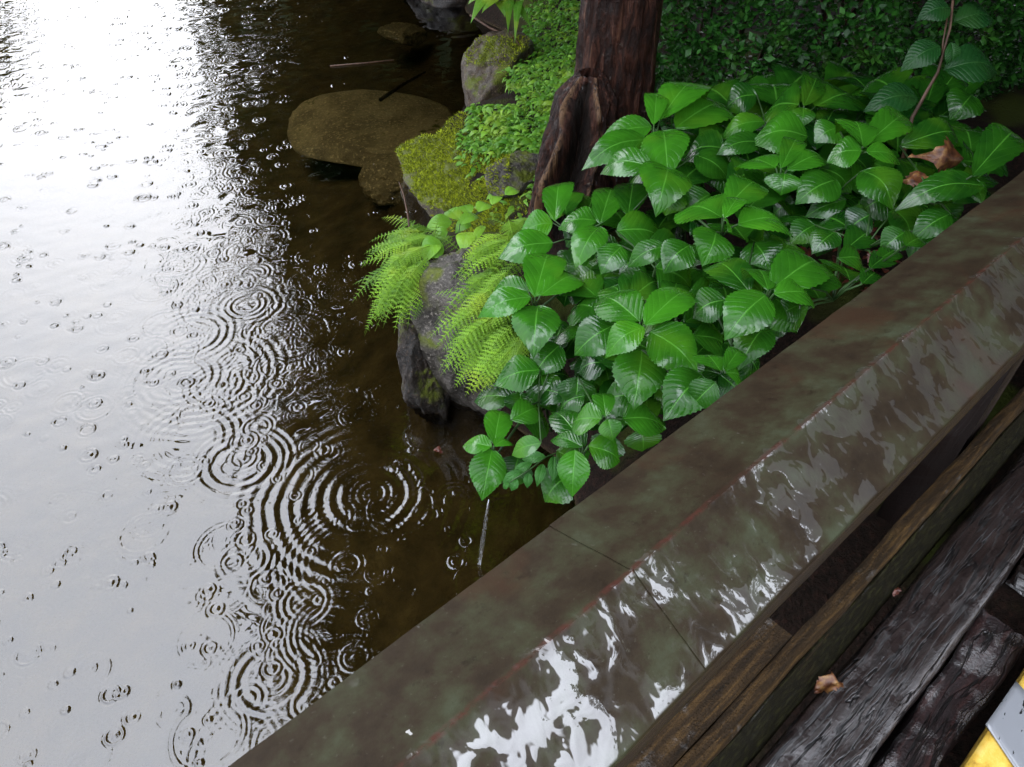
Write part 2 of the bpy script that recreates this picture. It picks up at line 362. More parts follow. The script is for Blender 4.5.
def rock(name, label, c, rad, mat, seed, flat=0.75, rough=0.07, rot=0.0, planes=13, cat='rock', topn=None):
    rnd = random.Random(seed); bm = bmesh.new(); bmesh.ops.create_icosphere(bm, subdivisions=5, radius=1)
    pl = []
    for i in range(planes):
        n = Vector((rnd.gauss(0, 1), rnd.gauss(0, 1), rnd.gauss(0, 1))).normalized(); pl.append((n, rnd.uniform(0.68, 1.0)))
    pl.append((Vector((rnd.uniform(-.15, .15), rnd.uniform(-.15, .15), 1)).normalized(), flat))
    if topn: pl.append((Vector(topn).normalized(), flat * 0.8))
    o3 = Vector((rnd.uniform(0, 50),) * 3)
    R = Matrix.Rotation(rot, 3, 'Z')
    for v in bm.verts:
        d = v.co.normalized(); r = 1.15
        for n, k in pl:
            q = d.dot(n)
            if q > 0.05: r = min(r, k / q)
        r += rough * fbm(d + o3, 3.2, 5) + rough * 0.6 * fbm(d + o3, 9, 5)
        p = d * r; v.co = R @ Vector((p.x * rad[0], p.y * rad[1], p.z * rad[2]))
    me = bpy.data.meshes.new(name); bm.to_mesh(me); bm.free()
    me.polygons.foreach_set('use_smooth', [True] * len(me.polygons)); me.materials.append(mat)
    o = bpy.data.objects.new(name, me); COL.objects.link(o); o.location = c
    if label: tag(o, label, cat)
    return o
rock('boulder', 'grey granite boulder at the water edge under the front fern', at(466, 345, 0.22) + Vector((0.02, 0.06, 0)), (0.19, 0.25, 0.34), M['granite'], 3, 0.9, 0.06, 0.3)
rock('rock', 'dark wet rock with rusty top standing in the water left of the granite boulder', at(424, 385, 0.1) + Vector((0.0, 0.07, 0)), (0.10, 0.16, 0.25), M['darkrock'], 12, 0.9, 0.09, 0.1)
rock('rock', 'low mossy yellow-green rock jutting into the pond in front of the trunk', at(458, 172, 0.08) + Vector((0.03, 0.0, -0.03)), (0.30, 0.46, 0.21), M['mossrock'], 21, 0.75, 0.06, 0.5)
rock('rock', 'brown lichen-speckled block with flat slanting top at the far waterline', at(495, 84, 0.15) + Vector((0.02, 0.05, -0.04)), (0.225, 0.34, 0.28), M['brownrock'], 37, 0.85, 0.045, -0.3, 12, topn=(-0.25, -0.42, 0.85))
rock('rock', 'small pale grey stone at the foot of the hollow stump', at(516, 186, 0.33) + Vector((0, 0.05, 0)), (0.13, 0.10, 0.12), M['granite'], 41, 0.8, 0.06, 0.2)
rock('rock', 'dark shaded boulder on the far bank behind the flat-topped block', at(440, 2, 0.1) + Vector((0.02, 0.52, -0.04)), (0.34, 0.3, 0.24), M['darkrock'], 52, 0.8, 0.07)
rock('slab', 'flat silted slab lying under the clear water', at(378, 108, -0.10) + Vector((0, 0, -0.16)), (0.46, 0.62, 0.08), M['subrock'], 58, 0.7, 0.012, 0.9, 6, cat='stone slab')
rock('slab', 'small yellowish slab under water near the far bank', at(402, 33, -0.15), (0.14, 0.2, 0.07), M['subrock'], 64, 0.7, 0.05, 0.9, cat='stone slab')
rock('slab', 'brown sunken stone beside the mossy rock', at(392, 168, -0.1) + Vector((0.05, 0, -0.06)), (0.2, 0.22, 0.12), M['subrock'], 66, 0.8, 0.06, 0.2, cat='stone slab')

# ------------------------------------------------------------------ tree: trunk, hollow stump, crown
def mat_bark():
    g = NG('wet bark'); ob = g.obj((8, 8, 1.9)); ob2 = g.obj()
    n1 = g.noise(5, 6, 0.7, vec=ob, dist=0.6); n2 = g.noise(40, 4, 0.7, vec=ob2); n3 = g.noise(12, 3, vec=ob)
    c = g.ramp(n1, [(0.3, (0.003, 0.002, 0.002)), (0.48, (0.013, 0.005, 0.003)), (0.58, (0.036, 0.013, 0.008)), (0.72, (0.10, 0.052, 0.03))])
    c = g.mix(g.step(n2, 0.64, 0.74, 0, 0.5), c, (0.12, 0.10, 0.08))
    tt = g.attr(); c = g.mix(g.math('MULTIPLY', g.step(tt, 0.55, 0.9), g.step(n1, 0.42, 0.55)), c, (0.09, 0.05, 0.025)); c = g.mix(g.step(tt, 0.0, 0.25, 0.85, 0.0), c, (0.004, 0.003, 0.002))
    h = g.math('ADD', n1, g.math('MULTIPLY', n2, 0.3))
    return g.pbr(c, g.step(n3, 0.35, 0.65, 0.3, 0.6), 0.14, g.bump(h, 1.0, 0.02), coat=g.step(n3, 0.58, 0.68, 0.0, 0.4), coat_rough=0.1)
M['bark'] = mat_bark()
def bark_tube(mb, pts, rads, n=48, sub=10, ridge=0.07, groove=None, seed=0):
    P = []; o3 = Vector((seed * 7.3, seed * 3.1, 0))
    pts = [Vector(p) for p in pts]
    N = (len(pts) - 1) * sub + 1
    for i in range(N):
        k = min(i // sub, len(pts) - 2); f = i / sub - k
        p = pts[k].lerp(pts[k + 1], f); r = rads[k] * (1 - f) + rads[k + 1] * f; row = []
        for j in range(n):
            a = 2 * math.pi * j / n; d = Vector((math.cos(a), math.sin(a), 0))
            rr = r * (1 + ridge * fbm((d.x * 2.2, d.y * 2.2, p.z * 1.3) + o3 if False else Vector((d.x * 2.2, d.y * 2.2, p.z * 1.3)) + o3, 2.0, 5)
                      + ridge * 0.5 * abs(math.sin(a * 6.5 + 1.5 * fbm(Vector((0, 0, p.z * 2)) + o3))))
            if groove: rr *= groove(a, i / (N - 1))
            row.append(p + d * rr)
        P.append(row)
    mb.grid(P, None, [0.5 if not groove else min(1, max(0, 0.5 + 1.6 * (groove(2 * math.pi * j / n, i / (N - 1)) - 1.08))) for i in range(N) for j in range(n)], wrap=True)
TX, TY = 0.395, 2.97
tree = thing('tree', 'dark wet reddish brown tree trunk with a hollow stub at its foot', 'tree', (TX, TY, 0.36))
mb = MB(); bark_tube(mb, n=96, sub=24, ridge=0.11, pts=[(TX - 0.03, TY - 0.02, 0.15), (TX - 0.02, TY, 0.5), (TX, TY, 0.85), (TX + 0.01, TY, 1.5), (TX + 0.05, TY + 0.05, 3.2), (TX + 0.2, TY + 0.3, 6.4)],
                     rads=[0.25, 0.17, 0.143, 0.135, 0.12, 0.03], seed=1)
for a, l, z0 in ((2.6, 1.8, 3.0), (0.4, 2.2, 3.3), (1.5, 2.0, 3.6), (4.0, 1.3, 3.9), (5.4, 1.7, 4.2)):
    mb.tube([(TX + 0.05, TY + 0.05, z0), (TX + 0.5 * l * math.cos(a), TY + 0.5 * l * math.sin(a), z0 + 0.5), (TX + l * math.cos(a), TY + l * math.sin(a), z0 + 1.2)], [0.07, 0.045, 0.015], 10)
mb.build('trunk', M['bark'], tree)
sb, st = aty(566, 215, 2.62), aty(588, 84, 2.78)
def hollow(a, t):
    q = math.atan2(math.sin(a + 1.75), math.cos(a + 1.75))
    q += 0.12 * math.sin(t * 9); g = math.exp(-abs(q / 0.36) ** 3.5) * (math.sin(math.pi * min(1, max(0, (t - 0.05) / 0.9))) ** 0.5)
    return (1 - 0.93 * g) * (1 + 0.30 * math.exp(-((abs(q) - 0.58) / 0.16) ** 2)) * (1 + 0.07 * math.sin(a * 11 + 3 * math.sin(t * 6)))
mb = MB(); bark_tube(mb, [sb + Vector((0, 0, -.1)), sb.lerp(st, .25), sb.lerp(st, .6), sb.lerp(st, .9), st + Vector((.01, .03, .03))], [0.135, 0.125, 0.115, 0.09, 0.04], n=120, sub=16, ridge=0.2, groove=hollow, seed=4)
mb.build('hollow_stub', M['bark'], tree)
def leaf_cards(mb, centers, size, rnd, flat=0.35):
    for c in centers:
        a = rnd.uniform(0, 6.283); tl = rnd.gauss(0, flat + 0.2)
        d = Vector((math.cos(a), math.sin(a), tl)).normalized(); s = d.cross(Vector((rnd.gauss(0, flat), rnd.gauss(0, flat), 1))).normalized()
        n = s.cross(d); L = size * rnd.uniform(0.7, 1.3); wv = L * rnd.uniform(0.24, 0.34); c = Vector(c)
        t = min(1, max(0, rnd.gauss(0.5, 0.25)))
        vs = [c, c + d * L * 0.5 + s * wv - n * L * .05, c + d * L - n * L * 0.12, c + d * L * 0.5 - s * wv - n * L * .05, c + d * L * 0.5 + n * L * 0.05]
        mb.add(vs, [(0, 1, 4), (1, 2, 4), (2, 3, 4), (3, 0, 4)], [(0.5, 0), (1, 0.5), (0.5, 1), (0, 0.5), (0.5, 0.5)], t)
def crown_pts(c, rad, n, rnd, clumps=60, spread=0.3):
    cs = []
    while len(cs) < clumps:
        p = Vector((rnd.uniform(-1, 1), rnd.uniform(-1, 1), rnd.uniform(-1, 1)))
        if 0.2 < p.length < 1: cs.append(Vector((c[0] + p.x * rad[0], c[1] + p.y * rad[1], c[2] + p.z * rad[2])))
    return [rnd.choice(cs) + Vector((rnd.gauss(0, spread), rnd.gauss(0, spread), rnd.gauss(0, spread * 0.6))) for _ in range(n)]
rnd = random.Random(5)
mb = MB(); leaf_cards(mb, crown_pts((0.98, 3.9, 4.9), (3.0, 3.0, 1.9), 17000, rnd, 150, 0.34), 0.19, rnd); mb.build('crown', M['crown'], tree)
def far_tree(label, x, y, h, r, seed, lo=0.25):
    rnd = random.Random(seed); t = thing('tree', label, 'tree', (x, y, gz(x, y)))
    mb = MB(); mb.tube([(x, y, gz(x, y) - 0.2), (x, y, h * 0.5), (x + 0.1, y, h * 0.9)], [0.2, 0.14, 0.03], 12); mb.build('trunk', M['bark'], t)
    mb = MB(); leaf_cards(mb, crown_pts((x, y, h * (lo + 1) / 2), (r, r, h * (1 - lo) / 2), 9000, rnd, 110, 0.45), 0.40, rnd); mb.build('crown', M['crown'], t)
far_tree('tall dense tree mirrored in the pond behind the trunk, nearest of the far trees', 0.75, 7.2, 9.5, 4.0, 71, 0.12)
far_tree('broad dark tree behind the clipped hedge', 5.0, 7.0, 9.0, 3.6, 72, 0.08)
far_tree('bushy tree on the right bank behind the sapling', 5.2, 3.4, 7.5, 2.8, 73, 0.08)
far_tree('unseen bushy evergreen right of the hedge, added to shade hydrangea and railing', 3.1, 2.5, 4.4, 1.45, 76, 0.42)  # out of view, added to shade the rear hydrangea and the rail
far_tree('bushy dark tree at the water edge in the far bend of the pond', -1.0, 11.4, 6.5, 2.5, 77, 0.0)
far_tree('round dark tree leaning over the far bend of the pond', -2.9, 15.0, 9.0, 2.6, 78, 0.0)
far_tree('low spreading tree on the far left shore of the pond', -14.5, 17.5, 6.0, 3.2, 74, 0.1)
far_tree('tall narrow tree far behind the brown block of rock', 1.4, 12.6, 13.0, 5.0, 75, 0.04)

# ------------------------------------------------------------------ railing along the footbridge
VPD = ray(1660, -305).normalized()
U = VPD; V = Vector((U.y, -U.x, 0)).normalized(); Wv = V.cross(U)
def L(s, a, h): return Vector((0, 0, CZ)) + U * s + V * a + Wv * h
def s_of(px, py, a, h):                         # how far along the bridge a point seen at (px, py) lies
    d = ray(px, py); k = h / d.dot(Wv); return d.dot(U) * k
def mat_cap():
    g = NG('weathered copper cap'); uv = g.n('ShaderNodeTexCoord').outputs['UV']
    sp = g.n('ShaderNodeSeparateXYZ'); g.t.links.new(uv, sp.inputs[0])
    n1 = g.noise(14, 5, 0.65, vec=uv); n2 = g.noise(42, 6, 0.72, vec=uv); n3 = g.noise(6, 4, 0.6, vec=uv, dist=0.8)
    c = g.ramp(n1, [(0.25, (0.009, 0.006, 0.004)), (0.45, (0.017, 0.012, 0.007)), (0.58, (0.022, 0.021, 0.011)), (0.75, (0.031, 0.036, 0.021))])
    c = g.mix(g.step(n3, 0.55, 0.7, 0, 0.55), c, (0.026, 0.013, 0.007))
    c = g.mix(g.step(n2, 0.56, 0.70, 0, 0.6), c, (0.008, 0.005, 0.003)); n7 = g.noise(160, 3, 0.7, vec=uv); c = g.mix(g.step(n7, 0.62, 0.74, 0, 0.5), c, (0.045, 0.042, 0.03))
    # rusty red rub marks along the ridge
    rd = g.math('ABSOLUTE', g.math('SUBTRACT', sp.outputs[1], g.math('MULTIPLY_ADD', n1, 0.008, 0.111)))
    c = g.mix(g.math('MULTIPLY', g.step(rd, 0.001, 0.0055, 1, 0), g.step(n2, 0.4, 0.62, 0.1, 0.8)), c, (0.042, 0.013, 0.009))
    # film of rain lying on the sheet: broken into pools and trails
    mp = g.n('ShaderNodeMapping'); mp.inputs['Scale'].default_value = (1.0, 0.72, 1); g.t.links.new(uv, mp.inputs['Vector'])
    st = g.n('ShaderNodeMapping'); st.inputs['Scale'].default_value = (75, 9, 1); st.inputs['Rotation'].default_value = (0, 0, 0.35); g.t.links.new(uv, st.inputs['Vector'])
    w1 = g.noise(15, 1.5, 0.5, vec=mp.outputs[0], dist=1.6); w2 = g.noise(46, 1.5, 0.5, vec=mp.outputs[0], dist=1.3); w3 = g.noise(4.5, 2, 0.5, vec=uv); w4 = g.noise(1.0, 2, 0.5, vec=st.outputs[0], dist=0.8)
    wl = g.math('ADD', g.math('ADD', g.math('MULTIPLY', w1, 0.48), g.math('MULTIPLY', w2, 0.42)), g.math('MULTIPLY_ADD', w3, 0.40, -0.14))
    wl = g.math('MULTIPLY_ADD', w4, 0.16, wl)
    face = g.step(sp.outputs[1], 0.100, 0.114)
    wl = g.math('ADD', wl, g.math('MULTIPLY', g.step(sp.outputs[1], 0.19, 0.212), 0.05))
    wl = g.math('ADD', wl, g.math('MULTIPLY_ADD', face, 0.20, -0.20))
    sps = g.noise(95, 2, 0.5, vec=mp.outputs[0]); spm = g.noise(9, 2, 0.5, vec=uv)
    spots = g.math('MULTIPLY', g.step(sps, 0.70, 0.73), g.step(spm, 0.52, 0.6))
    film = g.math('MAXIMUM', g.math('MAXIMUM', g.step(wl, 0.616, 0.646), g.step(wl, 0.50, 0.60, 0.0, 0.06)), spots); film = g.math('MULTIPLY', film, g.step(sp.outputs[1], 0.222, 0.225, 1.0, 0.0))
    dry = g.math('SUBTRACT', 1.0, film)
    b1 = g.bump(n2, 0.30, 0.003)
    b2 = g.bump(g.math('ADD', g.math('ADD', w1, g.math('MULTIPLY', w2, 0.35)), g.math('MULTIPLY', w4, 0.06)), 0.22, 0.02)
    g.pbr(c, 0.55, g.math('MULTIPLY_ADD', film, 0.4, 0.05), b1, g.math('MULTIPLY', film, 1.0), 0.02, b2)
    g.b.inputs['Coat IOR'].default_value = 1.85
    return g.m
M['cap'] = mat_cap()
def mat_wood(name, c0, c1, c2, grain=(3, 60, 60), wet=0.5, wet_lo=0.5, bumpd=0.006, bs=0.8, spec=0.3, rough=0.5, cr=0.05, crack=0.0, fine=0.4, cb=0.4):
    g = NG(name); uv = g.n('ShaderNodeTexCoord').outputs['UV']
    mp = g.n('ShaderNodeMapping'); mp.inputs['Scale'].default_value = (grain[0], grain[1], 1); g.t.links.new(uv, mp.inputs['Vector'])
    n1 = g.noise(1.0, 8, 0.72, vec=mp.outputs[0], dist=0.25); n2 = g.noise(170, 4, 0.7, vec=uv); n3 = g.noise(14, 5, 0.65, vec=uv)
    c = g.ramp(n1, [(0.3, c0), (0.5, c1), (0.72, c2)])
    c = g.mix(g.step(n2, 0.6, 0.72, 0, 0.5), c, tuple(min(1, x * 2) for x in c2))
    h = g.math('ADD', n1, g.math('MULTIPLY', n2, fine)); wt = g.step(n3, wet_lo - 0.06, wet_lo + 0.06)
    if crack:
        cp = g.n('ShaderNodeMapping'); cp.inputs['Scale'].default_value = (grain[0] * 0.35, grain[1] * 0.45, 1); g.t.links.new(uv, cp.inputs['Vector'])
        k = g.math('ABSOLUTE', g.math('SUBTRACT', g.noise(1.0, 4, 0.6, vec=cp.outputs[0], dist=0.5), 0.5))
        ck = g.step(k, 0.0, 0.028, 1.0, 0.0); c = g.mix(ck, c, tuple(x * 0.3 for x in c0))
        h = g.math('SUBTRACT', h, g.math('MULTIPLY', ck, crack)); wt = g.math('MULTIPLY', wt, g.math('SUBTRACT', 1.0, ck))
    m_ = g.pbr(c, rough, spec, g.bump(h, bs, bumpd), g.math('MULTIPLY', wt, wet), cr, g.bump(g.math('ADD', h, g.math('MULTIPLY', n3, 1.5)), bs * cb, bumpd)); g.b.inputs['Coat IOR'].default_value = 1.85; return m_
M['fascia'] = mat_wood('dark fascia wood', (0.004, 0.002, 0.002), (0.009, 0.005, 0.004), (0.016, 0.008, 0.006), wet=0.15, spec=0.2)
M['lower'] = mat_wood('golden wet rail wood', (0.005, 0.003, 0.001), (0.020, 0.011, 0.004), (0.085, 0.047, 0.014), wet=0.7, wet_lo=0.62, spec=0.12, grain=(8, 90, 1), bs=1.0, fine=1.4, cb=0.35)
M['mossw'] = mat_wood('mossy dark timber', (0.002, 0.002, 0.001), (0.006, 0.005, 0.002), (0.026, 0.026, 0.008), grain=(45, 60, 1), fine=2.0, spec=0.06, wet=0.3, wet_lo=0.62)
M['deck'] = mat_wood('weathered wet deck timber', (0.003, 0.002, 0.002), (0.011, 0.006, 0.005), (0.028, 0.018, 0.015), grain=(9, 120, 1), wet=1.0, wet_lo=0.41, bumpd=0.004, bs=1.0, rough=0.5, cr=0.10, spec=0.12, crack=0.9, fine=0.8, cb=0.45)
M['deckdark'] = mat_wood('sodden fibrous timber', (0.003, 0.002, 0.002), (0.008, 0.003, 0.003), (0.028, 0.008, 0.006), grain=(9, 70, 1), wet=1.0, wet_lo=0.53, bumpd=0.005, bs=1.0, spec=0.25, crack=0.8, fine=1.0, cb=0.8)
M['yellow'] = mat_wood('yellow paint', (0.20, 0.11, 0.015), (0.46, 0.29, 0.04), (0.55, 0.40, 0.11), grain=(22, 30, 1), wet=0.5, bumpd=0.002, bs=0.4)

railing = thing('railing', 'wet bridge railing with a gabled brown-green copper cap and wooden lower rail', 'railing', L(0, -0.22, -1.4))
OUT, RID, INN = (-0.329, -0.660), (-0.2195, -0.618), (-0.124, -0.668)
prof = [(OUT[0] + .004, OUT[1] - 0.030), (OUT[0], OUT[1] - 0.004)]
NF = 16
for i in range(NF + 1):
    f = i / NF; prof.append((OUT[0] + (RID[0] - OUT[0]) * f, OUT[1] + (RID[1] - OUT[1]) * f))
for i in range(1, NF + 1):
    f = i / NF; prof.append((RID[0] + (INN[0] - RID[0]) * f, RID[1] + (INN[1] - RID[1]) * f))
prof += [(INN[0] + 0.001, INN[1] - 0.005), (INN[0] - 0.003, INN[1] - 0.012)]
plen = [0.0]
for i in range(1, len(prof)): plen.append(plen[-1] + math.hypot(prof[i][0] - prof[i - 1][0], prof[i][1] - prof[i - 1][1]))
off = plen[2]
def cap_sheet(s0, s1, lift):
    mb = MB(); P = []; UVs = []; n = int((s1 - s0) / 0.012)
    for i in range(n + 1):
        s = s0 + (s1 - s0) * i / n; row = []; ur = []
        for k, (a, h) in enumerate(prof):
            d = 0.0016 * fbm((s * 5, a * 14, 1.7), 1, 3) + 0.0009 * fbm((s * 19, a * 30, 5.2), 1, 3)
            if k == NF + 2: d += 0.0022 + 0.0012 * fbm((s * 14, 0, 9), 1, 3)      # folded seam along the ridge
            row.append(L(s, a + 0.0008 * fbm((s * 9, 2, 3), 1, 2), h + d + lift)); ur.append((s, plen[k] - off))
        P.append(row); UVs.append(ur)
    mb.grid(P, UVs)
    o = mb.build('cap_sheet', M['cap'], railing)
    md = o.modifiers.new('thickness', 'SOLIDIFY'); md.thickness = 0.0022; md.offset = -1
    es = o.modifiers.new('crisp edges', 'EDGE_SPLIT'); es.split_angle = math.radians(32)
    return o
sA = s_of(612, 532, -0.275, -0.64); sB = s_of(900, 300, -0.22, -0.62)
cap_sheet(-0.5, sA, 0.0); cap_sheet(sA - 0.02, sB, 0.0012); cap_sheet(sA - 0.032, sA + 0.0, 0.0024); cap_sheet(sB - 0.02, 3.2, 0.0006)
def beam(name, mat, parent, s0, s1, corners, ds=0.03, jit=0.0, seed=1.0, edge=None):
    """a long timber: cross-section corners (a,h) swept along the bridge, with rough faces"""
    pr = []
    for i in range(len(corners)):
        c0, c1 = corners[i], corners[(i + 1) % len(corners)]; m = max(2, int(math.hypot(c1[0] - c0[0], c1[1] - c0[1]) / 0.012))
        for k in range(m): pr.append((c0[0] + (c1[0] - c0[0]) * k / m, c0[1] + (c1[1] - c0[1]) * k / m))
    ln = [0.0]
    for i in range(1, len(pr)): ln.append(ln[-1] + math.hypot(pr[i][0] - pr[i - 1][0], pr[i][1] - pr[i - 1][1]))
    n = max(2, int((s1 - s0) / ds)); P = []; UVs = []
    for i in range(n + 1):
        s = s0 + (s1 - s0) * i / n; row = []; ur = []
        for k, (a, h) in enumerate(pr):
            d = jit * fbm((s * 6, a * 25 + seed * 9, h * 25), 1, 4); e = jit * fbm((s * 4 + 9, a * 8 + seed, h * 25), 1, 4)
            row.append(L(s, a + e, h + d)); ur.append((s + seed, ln[k] + seed * 1.7))
        P.append(row); UVs.append(ur)
    mb = MB(); mb.grid(P, UVs, wrap=True); m = len(pr); b = len(mb.v)
    mb.f.append(tuple(range(m))); mb.f.append(tuple(range(n * m, n * m + m))[::-1])
    return mb.build(name, mat, parent)
def rect(a0, a1, h0, h1): return [(a0, h0), (a0, h1), (a1, h1), (a1, h0)]
beam('cap_core', M['fascia'], railing, -0.5, 3.2, [(-0.318, -0.672), (-0.2195, -0.634), (-0.138, -0.676), (-0.138, -0.705), (-0.318, -0.705)])
beam('fascia', M['fascia'], railing, -0.5, 3.2, rect(-0.1375, -0.127, -0.735, -0.684), jit=0.0015)
beam('fascia', M['fascia'], railing, -0.5, 3.2, rect(-0.165, -0.1385, -0.765, -0.7055), jit=0.0015, seed=2)
sP = s_of(775, 610, -0.155, -1.2)
beam('lower_rail', M['lower'], railing, -0.5, 3.2, [(-0.164, -1.40), (-0.164, -1.229), (-0.155, -1.225), (-0.139, -1.22), (-0.132, -1.228), (-0.112, -1.40)], jit=0.004, ds=0.015)
beam('kerb_board', M['mossw'], railing, -0.5, 3.2, [(-0.112, -1.43), (-0.1335, -1.236), (-0.1285, -1.233), (-0.1035, -1.43)], jit=0.003, seed=3, ds=0.015)
beam('sill_block', M['lower'], railing, sP - 0.9, sP, rect(-0.262, -0.166, -1.40, -1.228), jit=0.003, seed=4, ds=0.015)
for s in (sP - 0.9, sP + 0.75, sP + 2.0): beam('post', M['fascia'], railing, s - 0.045, s + 0.045, rect(-0.262, -0.175, -2.3 if s > sP else -1.4, -0.7055), seed=s)

# deck of the footbridge
deck = thing('bridge_deck', 'wet weathered timber deck of the footbridge beside the lower rail', 'deck', L(0.9, 0, -1.45))
beam('edge_timber', M['deck'], deck, -0.5, 3.2, [(-0.088, -1.56), (-0.090, -1.408), (-0.084, -1.40), (0.030, -1.402), (0.037, -1.412), (0.040, -1.56)], jit=0.0055, ds=0.006, seed=5)
sG = s_of(975, 600, 0.09, -1.46)
beam('sunken_timber', M['deckdark'], deck, -0.5, sG - 0.02, rect(0.044, 0.128, -1.60, -1.445), jit=0.014, ds=0.006, seed=6)
beam('short_timber', M['deck'], deck, sG + 0.19, 3.2, rect(0.046, 0.13, -1.56, -1.43), jit=0.010, ds=0.008, seed=7)
def deck_s(px, py): return s_of(px, py, 0.15, -1.4)
e = 0.154
beam('walkway_board', M['yellow'], deck, -0.5, 3.2, rect(e, 0.30, -1.46, -1.400), ds=0.05, jit=0.0008, seed=8)
beam('dark_board', M['deckdark'], deck, -0.5, 3.2, rect(0.305, 0.95, -1.46, -1.402), ds=0.05, jit=0.002, seed=9)
g = NG('wet grey strip'); uvn = g.n('ShaderNodeTexCoord').outputs['UV']
nn = g.noise(9, 3, vec=uvn); n2 = g.noise(46, 4, 0.6, vec=uvn)
M['strip'] = g.pbr(g.mix(g.step(n2, 0.60, 0.63), (0.15, 0.155, 0.165), (0.01, 0.01, 0.01)), 0.25, 0.5, g.bump(nn, 0.2, 0.004), 1.0, 0.02)
zst = -1.3935
def on_deck(px, py):
    d = ray(px, py); k = zst / d.dot(Wv); return Vector((0, 0, CZ)) + d * k
A0, A1, B0, B1 = on_deck(986, 724), on_deck(1015, 767), on_deck(1016, 681), on_deck(1034, 700)
A1 = A0 + (A1 - A0).normalized() * 0.2; B1 = B0 + (B1 - B0).normalized() * 0.2
mb = MB(); rr = np.linspace(0, 1, 20); qq = np.linspace(0, 1, 8)
mb.grid([[A0.lerp(A1, r).lerp(B0.lerp(B1, r), q) for r in rr] for q in qq], [[(q * 0.06, r * 0.2) for r in rr] for q in qq])
o = mb.build('cross_strip', M['strip'], deck); md = o.modifiers.new('thickness', 'SOLIDIFY'); md.thickness = 0.004; md.offset = -1

# ------------------------------------------------------------------ broad leaves
def leaf(mb, b, t, wid, tint=0.5, up=None, cup=0.25, droop=0.18, rows=30, cols=4, serr=0.035, shape=0.42, quilt=0.0035):
    """one leaf blade from its base b to its tip t (3-D points), wid = full width"""
    b, t = Vector(b), Vector(t); ax = t - b; Ln = ax.length; ax.normalize()
    n0 = Vector(up if up is not None else (0, 0, 1)); s = ax.cross(n0)
    if s.length < 0.05: s = ax.cross(Vector((0, -0.7, 0.7)))
    s.normalize(); n = s.cross(ax)
    P, UVs = [], []
    tw = random.uniform(-0.15, 0.15); sk = random.uniform(-0.05, 0.05); ph = random.uniform(0, 6.28)
    for i in range(rows + 1):
        v = i / rows
        if v < shape: pw = math.sin(math.pi / 2 * v / shape) ** 0.62
        else: q = (v - shape) / (1 - shape); pw = (1 - q ** 1.95) * (1 - 0.35 * q * q)
        pw = max(pw, 0.012)
        row, ur = [], []
        for j in range(-cols, cols + 1):
            u = j / cols; w = u * pw * wid / 2
            if abs(j) == cols and serr: w *= 1 + serr * (1 if i % 2 else -1)
            z = cup * abs(w) * (1.0 - 1.1 * v) - 0.9 * (w / (wid / 2)) ** 2 * wid * 0.10 + droop * Ln * (math.sin(math.pi * v) - 0.0)
            z -= 0.16 * Ln * max(0.0, v - 0.35) ** 2 * 1.6
            z += wid * 0.025 * math.sin(ph + v * 9 + u * 2.0) * abs(u)
            z += quilt * wid * abs(math.sin(math.pi * (v * 9 - 2.2 * abs(u) ** 1.25))) ** 0.6
            p = b + ax * (v * Ln + sk * w) + s * w + n * (z + tw * w)
            row.append(p); ur.append((0.5 + u / 2, v))
        P.append(row); UVs.append(ur)
    mb.grid(P, UVs, tint)
ZC = [(490, 450, .50), (470, 310, .62), (520, 300, .74), (560, 220, .72), (640, 325, .98), (725, 220, 1.06), (655, 125, .95), (864, 150, 1.12), (803, 105, 1.02),
      (771, 293, 1.10), (603, 419, .82), (722, 372, 1.04), (990, 165, 1.18), (780, 170, 1.05), (575, 470, .72), (540, 380, .64), (900, 240, 1.12)]
def zc(px, py):
    ws = zs = 0.0
    for x, y, z in ZC:
        w = 1.0 / (((px - x) ** 2 + (py - y) ** 2) + 900.0) ** 1.5; ws += w; zs += w * z
    return zs / ws
def leaf_px(mb, bx, by, tx, ty, wpx, layer=0, tint=0.5, drop=0.02, serr=0.035, **kw):
    zb = zc(bx, by) - 0.085 * layer
    b = at(bx, by, zb); tz = zb - drop - 0.02
    t = at(tx, ty, tz)
    k = depth((b + t) / 2) / FPX
    ax = (t - b).normalized(); up = Vector((random.gauss(0, .12), -0.32 + random.gauss(0, .12), 1)).normalized(); s = ax.cross(up).normalized()
    c = (b + t) / 2; p0 = Vector(project(c - s * 0.05)); p1 = Vector(project(c + s * 0.05)); im = Vector((tx - bx, ty - by)).normalized()
    e_ = (p1 - p0); perp = abs(e_.x * im.y - e_.y * im.x) / (0.1 / k)
    leaf(mb, b, t, wpx * k * 1.14 / max(0.55, perp), tint, up, serr=serr, **kw)
    return b
